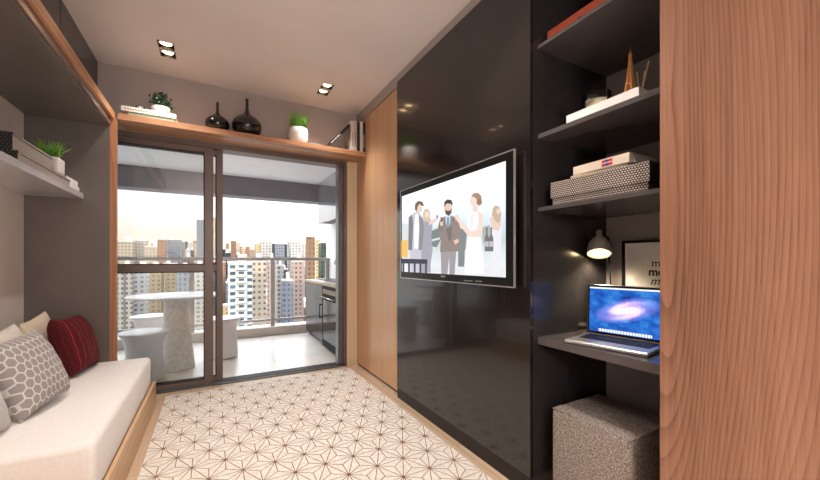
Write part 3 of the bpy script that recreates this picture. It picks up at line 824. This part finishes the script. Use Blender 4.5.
t.rotation_euler.z = ang; t.location = (ca.x, ca.y, ZD+.001)

# desk lamp
nick = simple('brushed nickel', (206,198,186), .38, metal=.35)
t = thing('desk_lamp', 'lit desk lamp with dome metal shade beside the laptop', 'lamp', (1.80, 1.12, ZD))
HB = Vector((1.74, 1.127, 1.182))
MB().lathe((1.80, 1.12, ZD), [(0, 0), (.06, 0), (.062, .004), (.06, .014), (.012, .02), (.008, .03)], 36, cap=False).out('base', nick, t)
MB().tube([(1.80, 1.12, ZD+.02), (1.855, 1.135, .98), (1.82, 1.13, 1.235)], .0045, 8).out('arm', M['blackplastic'], t)
MB().tube([(1.82, 1.13, 1.235), (HB.x+.025, HB.y+.015, HB.z+.065)], .0045, 8).out('arm', M['blackplastic'], t)
tl = Matrix.Translation(HB) @ Vector((0,0,-1)).rotation_difference(Vector((-.84*.42, -.54*.42, -.907))).to_matrix().to_4x4() @ Matrix.Diagonal((.92, .92, 1.25, 1))
sh = MB().lathe((0,0,0), [(.061, -.032), (.062, -.030), (.060, -.008), (.051, .018), (.036, .036), (.020, .046), (.016, .050), (.0155, .074), (.009, .078), (0, .078), (0, .074), (.013, .073), (.014, .05), (.034, .032), (.048, .014), (.058, -.01), (.0595, -.032), (.061, -.032)], 36, tl, cap=False)
sh.out('lamp_shade', nick, t)
MB().lathe((0,0,0), [(0, -.036), (.014, -.034), (.025, -.024), (.028, -.008), (.022, .012), (.012, .026), (0, .030)], 24, tl, cap=False).out('bulb', emis('bulb glow', (255,226,170), 26), t)
L = bpy.data.lights.new('lamp_beam', 'SPOT'); L.energy = 5; L.color = (1,.82,.6); L.spot_size = R(140); L.spot_blend = .6; L.shadow_soft_size = .03
o = bpy.data.objects.new('lamp_beam', L); COL.objects.link(o); o.location = HB + Vector((0,0,-.05))

# framed print
t = thing('framed_print', 'black framed print with lettering leaning behind the laptop', 'picture frame', (1.87, .95, ZD))
fx, fy1, fy0, fz1 = 1.872, 1.088, .70, 1.215
b = MB()
b.box(fx, fx+.018, fy0, fy0+.014, ZD, fz1); b.box(fx, fx+.018, fy1-.014, fy1, ZD, fz1); b.box(fx, fx+.018, fy0, fy1, ZD, ZD+.014); b.box(fx, fx+.018, fy0, fy1, fz1-.014, fz1)
b.out('frame', M['blackplastic'], t)
MB().box(fx+.008, fx+.014, fy0+.01, fy1-.01, ZD+.01, fz1-.01).out('print_sheet', simple('print paper', (226,222,220), .6, var=.01), t)
ink = simple('black ink', (16,16,18), .6)
def word(txt, u, v, size, bold, shear):
    cu = bpy.data.curves.new('lettering', 'FONT'); cu.body = txt; cu.size = size; cu.offset = bold; cu.shear = shear; cu.extrude = .0002
    tmp = bpy.data.objects.new('lettering_curve', cu); COL.objects.link(tmp)
    bpy.context.view_layer.update()
    me = bpy.data.meshes.new_from_object(tmp.evaluated_get(bpy.context.evaluated_depsgraph_get())); me.materials.clear(); me.materials.append(ink)
    bpy.data.objects.remove(tmp); bpy.data.curves.remove(cu)
    o = bpy.data.objects.new('lettering', me); COL.objects.link(o); o.parent = t
    p = atX(fx+.0075, u, v)
    o.matrix_basis = Matrix.Translation(Vector((fx+.0075, p.y, p.z))-WORLD[t.name]) @ Matrix(((0,0,-1,0),(-1,0,0,0),(0,1,0,0),(0,0,0,1)))
word('ma', 651.5, 266.5, .052, .0003, 0)
word('mor', 648.5, 275.5, .056, .0016, 0)
word('ma', 650, 284.5, .056, .0003, .3)

# ottoman
t = thing('ottoman', 'square grey brown tweed ottoman under the desk', 'ottoman', (1.56, .93, 0))
ob = MB().box(1.352, 1.70, .755, 1.108, .012, .442, .022, 4)
for f in ob.b.faces: f.smooth = True
ob.out('seat', M['tweed'], t)
b = MB(); q = .006
for (xa, xb, ya_, yb_) in ((1.358, 1.694, .761, .761), (1.358, 1.694, 1.102, 1.102), (1.358, 1.358, .761, 1.102), (1.694, 1.694, .761, 1.102)):
    b.tube([(xa, ya_, .4375), (xb, yb_, .4375)], .003, 6)
b.out('piping', M['tweed'], t)
for xx in (1.39, 1.66):
    for yy in (.79, 1.07):
        MB().lathe((xx, yy, 0), [(.015, 0), (.018, .014)], 12).out('foot', M['blackplastic'], t)

# ------------------------------------------------------------------ things on the oak shelf over the door
ZS = 2.205
def lathe_thing(name, label, cat, c, prof, mat, part_, group=None):
    t = thing(name, label, cat, c, group); MB().lathe(c, prof, 40, cap=False).out(part_, mat, t); return t
def vase(c, h, r, lab):
    P = [(0,0), (r*.45,0), (r*.72,.015), (r*.95,.05*h/.3+.01), (r,.30*h), (r*.93,.40*h), (r*.72,.49*h), (r*.42,.56*h), (r*.2,.63*h), (r*.11,.72*h), (r*.10,.97*h), (r*.13,h), (r*.06,h), (r*.05,.7*h), (0,.6*h)]
    o = MB().lathe(c, P, 40, cap=False).out('bottle_vase', M['charcoal'], loc=c); tag(o, lab, 'vase')
p1 = tuple(atY(3.47, 217.5, 128))[:2]+(ZS,); p2 = tuple(atY(3.47, 247, 133))[:2]+(ZS,)
vase(p1, .265, .094, 'smaller black long-necked bottle vase on the oak shelf')
vase(p2, .345, .124, 'larger black long-necked bottle vase on the oak shelf')
def grass_plant(c, pr, ph, square, label, n=130, gh=.10):
    t = thing('potted_grass', label, 'plant', c)
    if square:
        b = MB().box(c[0]-pr, c[0]+pr, c[1]-pr, c[1]+pr, c[2], c[2]+ph, .012, 3)
        for f in b.b.faces: f.smooth = True
        b.out('pot', M['white'], t); MB().box(c[0]-pr*.8, c[0]+pr*.8, c[1]-pr*.8, c[1]+pr*.8, c[2]+ph, c[2]+ph+.003).out('soil', M['soil'], t)
    else:
        MB().lathe(c, [(0,0), (pr*.72,0), (pr*.85,.012), (pr,.4*ph), (pr*1.02,.65*ph), (pr*.93,ph), (pr*.88,ph), (pr*.88,ph*.93), (0,ph*.93)], 40, cap=False).out('pot', M['white'], t)
        MB().lathe(c, [(0,ph*.93), (pr*.87,ph*.93), (pr*.8,ph*.96), (0,ph*.96)], 20, cap=False).out('soil', M['soil'], t)
    b = MB(); rnd = random.Random(5)
    for k in range(n):
        a = rnd.random()*2*PI; q = math.sqrt(rnd.random())*pr*.8
        x0, y0 = c[0]+q*math.cos(a), c[1]+q*math.sin(a); h_ = gh*rnd.uniform(.6, 1.05)
        le = rnd.uniform(.0, .035)*(1+q/pr); b2 = rnd.random()*2*PI; b2 = a+rnd.uniform(-.8,.8)
        pts = [(x0, y0, c[2]+ph), (x0+le*.3*math.cos(b2), y0+le*.3*math.sin(b2), c[2]+ph+h_*.55), (x0+le*math.cos(b2), y0+le*math.sin(b2), c[2]+ph+h_)]
        b.tube(pts, .0022, 4, .0004)
    o = b.out('grass_blades', M['grass'], t)
grass_plant((atY(3.455, 298.3, 130).x, 3.455, ZS), .088, .155, False, 'bright grass in a round white pot on the oak shelf', 210, .155)
# books lying on the shelf + plant + glass dome
xl, xr = atY(3.355, 121, 113).x, atY(3.355, 176, 118).x
book('book', 'green edged book lying under the white book on the oak shelf', xl+.04, xr-.01, 3.36, 3.56, ZS, ZS+.030, (150,168,140), '-y')
wb = book('book', 'wide white book with printed spine lying on the oak shelf', xl, xr, 3.355, 3.56, ZS+.0305, ZS+.066, (232,226,216), '-y')
b = MB()
for k in range(14): b.box(xl+.02+k*.016, xl+.02+k*.016+.010, 3.3535, 3.3548, ZS+.044, ZS+.052)
b.out('spine_print', simple('grey ink', (120,116,112), .7), wb)
c = (atY(3.46, 161, 105).x, 3.46, ZS+.0665)
t = thing('potted_plant', 'small dark leafy plant in a white bowl pot on the stacked books', 'plant', c)
MB().lathe(c, [(0,0), (.034,0), (.052,.014), (.064,.040), (.062,.066), (.057,.066), (.057,.058), (0,.058)], 36, cap=False).out('pot', M['white'], t)
b = MB(); rnd = random.Random(3)
for k in range(190):
    a, e_ = rnd.random()*2*PI, rnd.uniform(.1, 1.5); rr_ = .082*rnd.uniform(.5, 1.1)
    p = Vector((c[0]+rr_*1.1*math.cos(a)*math.cos(e_), c[1]+rr_*math.sin(a)*math.cos(e_), c[2]+.075+rr_*1.25*math.sin(e_)))
    n_ = Vector((rnd.uniform(-1,1), rnd.uniform(-1,1), rnd.uniform(.1,1))).normalized(); u_ = n_.orthogonal().normalized(); w_ = n_.cross(u_)
    s_ = .015
    b.face([p-u_*s_, p-w_*s_*.6+n_*.002, p+u_*s_, p+w_*s_*.6+n_*.002])
b.out('leaves', M['leaf'], t)
b = MB()
for k in range(6):
    a = k*1.05; b.tube([(c[0], c[1], c[2]+.055), (c[0]+.03*math.cos(a), c[1]+.03*math.sin(a), c[2]+.10)], .002, 5)
b.out('stems', M['leaf'], t)
c = (atY(3.43, 140.5, 110).x, 3.43, ZS+.0665)
o = MB().lathe(c, [(0,0), (.034,0), (.036,.004), (.036,.02), (.030,.038), (.018,.046), (.006,.05), (.007,.058), (0,.06)], 32, cap=False).out('glass_dome', gm.m, loc=c)
tag(o, 'tiny clear glass dome on the white book beside the plant', 'ornament')
# standing books at right
def upright(x0, x1, label, col, h=.235, lean=0, spine=None, name='book', dep=.17):
    t = thing(name, label, 'book', ((x0+x1)/2, 3.45, ZS))
    cm = simple('upright cover', col, .5, var=.03)
    y0 = 3.365; th = .002; b = MB()
    b.box(x0, x0+th, y0, y0+dep, ZS, ZS+h); b.box(x1-th, x1, y0, y0+dep, ZS, ZS+h); b.box(x0, x1, y0, y0+th, ZS, ZS+h)
    b.out('cover', cm, t)
    MB().box(x0+th, x1-th, y0+th, y0+dep-.004, ZS+.003, ZS+h-.003).out('pages', M['paper'], t)
    if spine:
        b = MB(); xm = (x0+x1)/2
        for k in range(10): b.box(xm-.005, xm+.005, y0-.0008, y0, ZS+.05+k*.014, ZS+.05+k*.014+.008)
        b.out('spine_print', spine, t)
    if lean:
        t.rotation_euler.y = lean
    return t
gi = simple('grey lettering ink', (120,112,108), .7); wi = simple('white ink', (224,220,216), .7)
ux = [atY(3.365, q_, 140).x for q_ in (351, 354.2, 357, 360, 363, 366)]
upright(ux[0], ux[1]-.001, 'thick white book with grey lettering standing on the oak shelf', (226,214,204), .300, 0, gi)
upright(ux[1], ux[2]-.001, 'pale pink grey book standing beside the black book on the oak shelf', (216,202,194), .305, 0, gi)
upright(ux[2], ux[3]-.001, 'dark grey book standing between two pale books on the oak shelf', (52,46,46), .295, 0)
upright(ux[3], ux[4]-.001, 'slim white book standing near the oak panelling', (222,214,208), .310, 0)
upright(ux[4], min(ux[5], XW-.003), 'black book with white lettering at the right end of the oak shelf', (24,22,24), .30, 0, wi)
t = upright(0, .026, 'black and white book leaning against the standing books', (34,30,30), .33, 0, wi, dep=.15)
# lean: foot at x=.985, resting on the first standing book
la = R(42); t.location = (ux[0]-.33*math.sin(la)-.012, 3.45, ZS+.0135*math.sin(la)+.0005); t.rotation_euler = (0, la, 0)
for ch in t.children: ch.location = (0,0,0)

# ------------------------------------------------------------------ left shelf contents
ZL = 1.586
def bx(u): return atX(-.825, u, 150).y
ya = atX(-.83, 12.5, 150).y; yb_ = atX(-.83, 52, 165).y; yc = atX(-.83, 66, 178).y
def lbox(label, x0, x1, y0, y1, z0, z1, matf, mats):
    t = thing('storage_box', label, 'box', ((x0+x1)/2, (y0+y1)/2, z0))
    b = MB(); b.mi = 1; b.box(x0, x1, y0, y1, z0, z1-.012)
    for f in b.b.faces:
        if f.normal.x > .5: f.material_index = 0
    b.out('body', [matf, mats], t)
    b = MB(); b.mi = 1; b.box(x0-.002, x1+.003, y0-.003, y1+.003, z1-.011, z1)
    for f in b.b.faces:
        if f.normal.x > .5: f.material_index = 0
    b.out('lid', [matf, mats], t)
lbox('flat pale woven box under the taller woven box on the left shelf', -1.06, -.812, ya, yc, ZL, ZL+.050, M['boxlinen'], M['boxdark'])
lbox('tall pale woven box with dark dotted end on the left shelf', -1.06, -.83, ya, yb_, ZL+.0505, ZL+.134, M['boxlinen'], M['boxdark'])
grass_plant((-.862, yb_+.078, ZL+.0505), .055, .098, True, 'bright grass in a square white pot on the left shelf', 170, .10)
yd = atX(-.83, 81, 186).y
book('book', 'white book on top of the pair at the end of the left shelf', -1.0, -.83, yc+.012, yd-.03, ZL+.0395, ZL+.078, (236,232,230), '+x')
book('book', 'larger white book at the bottom of the pair at the end of the left shelf', -1.01, -.822, yc+.012, yd, ZL, ZL+.039, (232,228,226), '+x')

# ------------------------------------------------------------------ CITY
def facade(name, wallc, winc, sx, sz, wx=.5, wz=.5, rough=.7, stripe=0):
    m = Mat(name, wallc, rough)
    x, y, z = m.xyz(); h = x+y+1000.0
    a = ((h/sx).mod(1.0)-.5).abs().lt(wx/2); b = ((z/sz).mod(1.0)-.5).abs().lt(wz/2)
    gm_ = m.n('ShaderNodeNewGeometry'); sp_ = m.n('ShaderNodeSeparateXYZ'); m.link(gm_.outputs['Normal'], sp_.inputs[0])
    side = V(m.t, sp_.outputs[2]).abs().lt(.5)
    cell = ((((h/sx).m('FLOOR')*12.99 + (z/sz).m('FLOOR')*78.23).m('SINE'))*4375.5).mod(1.0)
    wc = m.mix(cell, winc, tuple(min(255, int(c*1.5+20)) for c in winc))
    base = m.mix(m.noise(m.coords(), .08, 3), wallc, tuple(int(c*.9) for c in wallc))
    if stripe:
        base = m.mix(((h/stripe).mod(1.0)).lt(.22), base, tuple(int(c*.62) for c in wallc))
    m.color(m.mix(a*b*side, base, wc)); return m.m
FA = {
 'cream': facade('cream tower facade', (158,144,123), (51,49,50), 2.6, 3.0, .45, .42),
 'yellow': facade('pale yellow facade', (166,146,111), (60,50,45), 3.0, 3.0, .4, .4, stripe=9),
 'white': facade('white tower facade', (161,158,152), (51,57,65), 3.2, 3.0, .5, .45),
 'blue': facade('white blue glazed facade', (153,161,161), (28,39,48), 3.6, 3.1, .62, .5),
 'greyblue': facade('grey blue facade', (106,110,117), (37,42,52), 2.4, 3.0, .5, .5),
 'pink': facade('dusty pink facade', (141,123,113), (48,40,40), 2.8, 3.0, .45, .45),
 'brown': facade('brown brick facade', (109,81,60), (39,30,25), 2.6, 3.0, .4, .45),
 'terra': facade('terracotta facade', (132,96,73), (52,38,32), 2.6, 3.0, .45, .45),
 'dark': facade('dark glazed facade', (53,54,56), (18,22,27), 2.2, 3.2, .7, .7, .3),
 'green': facade('green glass facade', (47,63,54), (15,27,24), 2.2, 3.2, .7, .7, .25),
 'ribbed': facade('ribbed grey facade', (143,137,131), (45,42,42), 2.2, 3.0, .5, .5, stripe=6),
}
roofm = simple('concrete roof', (176,168,160), .9); tank = simple('water tank render', (196,188,178), .9)
CGZ = -62.0
nb = [0]; FP = []
def bump_free(*a): pass
def building(u0, u1, ytop, dist, style, label, group=None, dep=None, rz=0, balc=False):
    """tower whose roof line and sides fall at given sight lines at 'dist' metres of depth"""
    um = (u0+u1)/2; r_ = ray(um, ytop); dq = random.uniform(.8, 1.2)
    for tries in range(60):
        k = dist/F; w_ = (u1-u0)*k; hw, dd = w_*.5+.8, (dep or min(18, w_*dq))+.8
        bb = (r_[0]*k-hw, r_[0]*k+hw, r_[1]*k-2.2, r_[1]*k+dd)
        if not any(bb[0] < q[1] and bb[1] > q[0] and bb[2] < q[3] and bb[3] > q[2] for q in FP): break
        dist *= 1.012
    FP.append(bb)
    cx, cy = r_[0]*k, r_[1]*k; w_ = (u1-u0)/F*dist; zt = CH + (VH-ytop)*k
    dep = dep or min(18, w_*dq)
    az = -TH*.0 + rz
    t = thing('apartment_tower' if style not in ('dark', 'green') else 'office_tower', label, 'building', (cx, cy+dep/2, CGZ), group)
    fw = w_*.93
    X0, X1, Y0, Y1 = cx-fw/2, cx+fw/2, cy, cy+dep
    MB().box(X0, X1, Y0, Y1, CGZ, zt).out('walls', FA[style], t)
    b = MB().box(X0-.15, X1+.15, Y0-.15, Y1+.15, zt, zt+.9); b.out('roof', roofm, t)
    q = random.Random(nb[0]); nb[0] += 1
    a = q.uniform(.2, .4); hx = fw*a; ox = q.uniform(-.2, .2)*fw
    b = MB().box(cx+ox-hx/2, cx+ox+hx/2, cy+dep*.3, cy+dep*.7, zt+.9, zt+.9+q.uniform(2, 5))
    b.out('rooftop_plant_room', tank, t)
    if balc:
        nfl = int((zt-CGZ)/3.1)
        for fl_ in range(max(1, nfl-14), nfl):
            z0 = zt-3.1*(nfl-fl_)
            MB().box(cx-fw*.22, cx+fw*.22, Y0-1.3, Y0-.001, z0, z0+.9).out('balcony', tank, t)
    if rz: t.rotation_euler.z = rz
    return t
# prominent towers seen through the door
B = [
 (229,252,263,165,'blue','white and blue tower with stacked balconies right of the door stile',1),
 (117,131,268,215,'ribbed','ribbed grey tower at the left edge seen above the balcony table',0),
 (133,146,266,230,'white','white tower with small windows left of the table pedestal',0),
 (147,163,268,235,'yellow','sunny yellow tower behind the balcony table, left of the pedestal',0),
 (164,176,264,260,'yellow','second sunny yellow tower directly behind the table pedestal',0),
 (177,190,272,205,'greyblue','grey blue block with gridded windows right of the table pedestal',0),
 (192,204,266,240,'white','pale tower beside the left door stile',0),
 (197,206,220,420,'greyblue','tall grey blue tower rising beside the left door stile',0),
 (213,218,218,420,'cream','tall cream tower seen in the slot between the door stiles',0),
 (206,222,262,220,'dark','dark glazed block left of the white and blue tower',0),
 (253,266,262,190,'cream','cream tower immediately right of the white and blue tower',0),
 (268,276,262,230,'pink','dusty pink slab behind the railing post',0),
 (277,284,266,240,'white','narrow white slab between pink and blue towers',0),
 (283,293,281,205,'greyblue','short grey blue tower in the middle of the railing bay',0),
 (293,304,262,235,'pink','dusty pink tower beside the brown tower',0),
 (307,315,237,210,'brown','tall brown brick tower above the balcony counter',0),
 (315,320,240,300,'yellow','slim yellow tower between the brown and green towers',0),
 (321,331,243,240,'green','dark green glass tower at the right end of the skyline',0),
 (268,298,303,185,'white','broad low white block seen low through the railing',0),
 (252,275,296,215,'cream','broad low cream block seen low through the railing',0),
 (298,312,308,240,'terra','low terracotta block behind the balcony counter end',0),
 (158,166,240,300,'terra','terracotta block rising above the pale roofs on the left',0),
 (166,180,240,330,'greyblue','stepped grey blue towers left of centre on the skyline',0),
 (117,132,242,330,'cream','cream block at the left end of the skyline',0),
 (133,146,241,340,'cream','second cream block from the left end of the skyline',0),
 (146,158,247,300,'cream','low cream block beside the terracotta block',0),
 (231,236,241,380,'brown','narrow brown tower at the left of the open bay skyline',0),
 (262,272,241,390,'white','white tower over the handrail near the railing post',0),
 (276,285,244,380,'greyblue','grey blue tower over the handrail right of the railing post',0),
 (291,302,241,390,'white','white tower over the handrail left of the brown tower',0),
]
for u0, u1, yt, d_, st_, lab, ba in B: building(u0, u1, yt, d_, st_, lab, None, None, 0, bool(ba))
rnd = random.Random(21)
styles = ['dark','brown','dark','cream','yellow','white','greyblue','pink','ribbed','white','cream','brown','blue','terra']
u = 100
for tier, (dmin, dmax, t0, t1, w0, w1, ua, ub) in enumerate(((470, 620, 242, 255, 3, 7, 104, 345), (750, 1100, 240, 255, 2.2, 5, 104, 345), (300, 400, 258, 285, 5, 11, 104, 345), (250, 290, 290, 310, 8, 14, 104, 345))):
    u = ua
    while u < ub:
        w_ = rnd.uniform(w0, w1); st_ = rnd.choice(styles)
        nm = {'cream': 'cream', 'yellow': 'sunny yellow', 'white': 'white', 'greyblue': 'grey blue', 'pink': 'dusty pink', 'ribbed': 'ribbed grey', 'brown': 'brown', 'blue': 'white and blue', 'terra': 'terracotta', 'dark': 'dark glazed'}[st_]
        row = ['in the hazy skyline', 'on the far horizon', 'in the middle distance below the handrail', 'among the low roofs beyond the railing'][tier]
        building(u, u+w_, rnd.uniform(t0, t1), rnd.uniform(dmin, dmax), st_, '%s apartment block %s' % (nm, row), '%s blocks %s' % (nm, row))
        u += w_*rnd.uniform(.85, 1.25)
w = MB().box(-900, 1500, 20, 2600, CGZ-1, CGZ)
struct('ground', w, simple('city ground', (120,116,108), .9, nscale=.02, var=.3))

# ------------------------------------------------------------------ light: sky, sun, added fill lamp
W = bpy.data.worlds.new('World'); SC.world = W; W.use_nodes = True; nt = W.node_tree
bg = nt.nodes['Background']; tc = nt.nodes.new('ShaderNodeTexCoord'); sx = nt.nodes.new('ShaderNodeSeparateXYZ'); rp = nt.nodes.new('ShaderNodeValToRGB')
nt.links.new(tc.outputs['Generated'], sx.inputs[0]); nt.links.new(sx.outputs[2], rp.inputs[0]); nt.links.new(rp.outputs[0], bg.inputs[0])
el = rp.color_ramp.elements; el[0].position = 0; el[0].color = (.215, .175, .13, 1); el[1].position = 1; el[1].color = (.62, .74, .95, 1)
for p, c in ((.05, (.225, .20, .165, 1)), (.11, (.24, .235, .225, 1)), (.19, (.29, .30, .31, 1)), (.36, (.95, .97, 1, 1)), (.6, (.84, .91, 1, 1))):
    q = el.new(p); q.color = c
bg.inputs[1].default_value = 5.4
L = bpy.data.lights.new('sun', 'SUN'); L.energy = 3.8; L.color = (1, .80, .56); L.angle = R(.6)
o = bpy.data.objects.new('sun', L); COL.objects.link(o)
d = Vector((.62, .72, -.36)).normalized(); o.rotation_euler = d.to_track_quat('-Z', 'Y').to_euler()
# unseen globe lamp added behind the camera to brighten the interior
GC = (.25, -1.15, 1.55)
t = thing('fill_globe_lamp', 'added fill lamp with a paper globe, unseen behind the viewer', 'lamp', (GC[0], GC[1], 0))
MB().lathe(GC, [(.2*math.sin(PI*k/16), -.2*math.cos(PI*k/16)) for k in range(17)], 32, cap=False).out('lamp_shade', emis('fill globe glow', (250,248,250), 50), t)
MB().tube([(GC[0], GC[1], .02), (GC[0], GC[1], GC[2]-.195)], .012, 10).out('pole', M['steel'], t)
MB().lathe((GC[0], GC[1], 0), [(0, 0), (.16, 0), (.16, .015), (.02, .025), (0, .03)], 32, cap=False).out('base', M['steel'], t)

# ------------------------------------------------------------------ camera
cam = bpy.data.cameras.new('camera'); cam.sensor_fit = 'HORIZONTAL'; cam.sensor_width = 36; cam.lens = 36*F/820; cam.shift_y = 21/820; cam.clip_start = .02; cam.clip_end = 5000
co = bpy.data.objects.new('camera', cam); COL.objects.link(co); co.location = (0, 0, CH); co.rotation_euler = (R(90), 0, -TH)
SC.camera = co
SC.view_settings.view_transform = 'Standard'; SC.view_settings.look = 'None'; SC.view_settings.gamma = 1; SC.view_settings.use_curve_mapping = False
SC.view_settings.exposure = 0.2
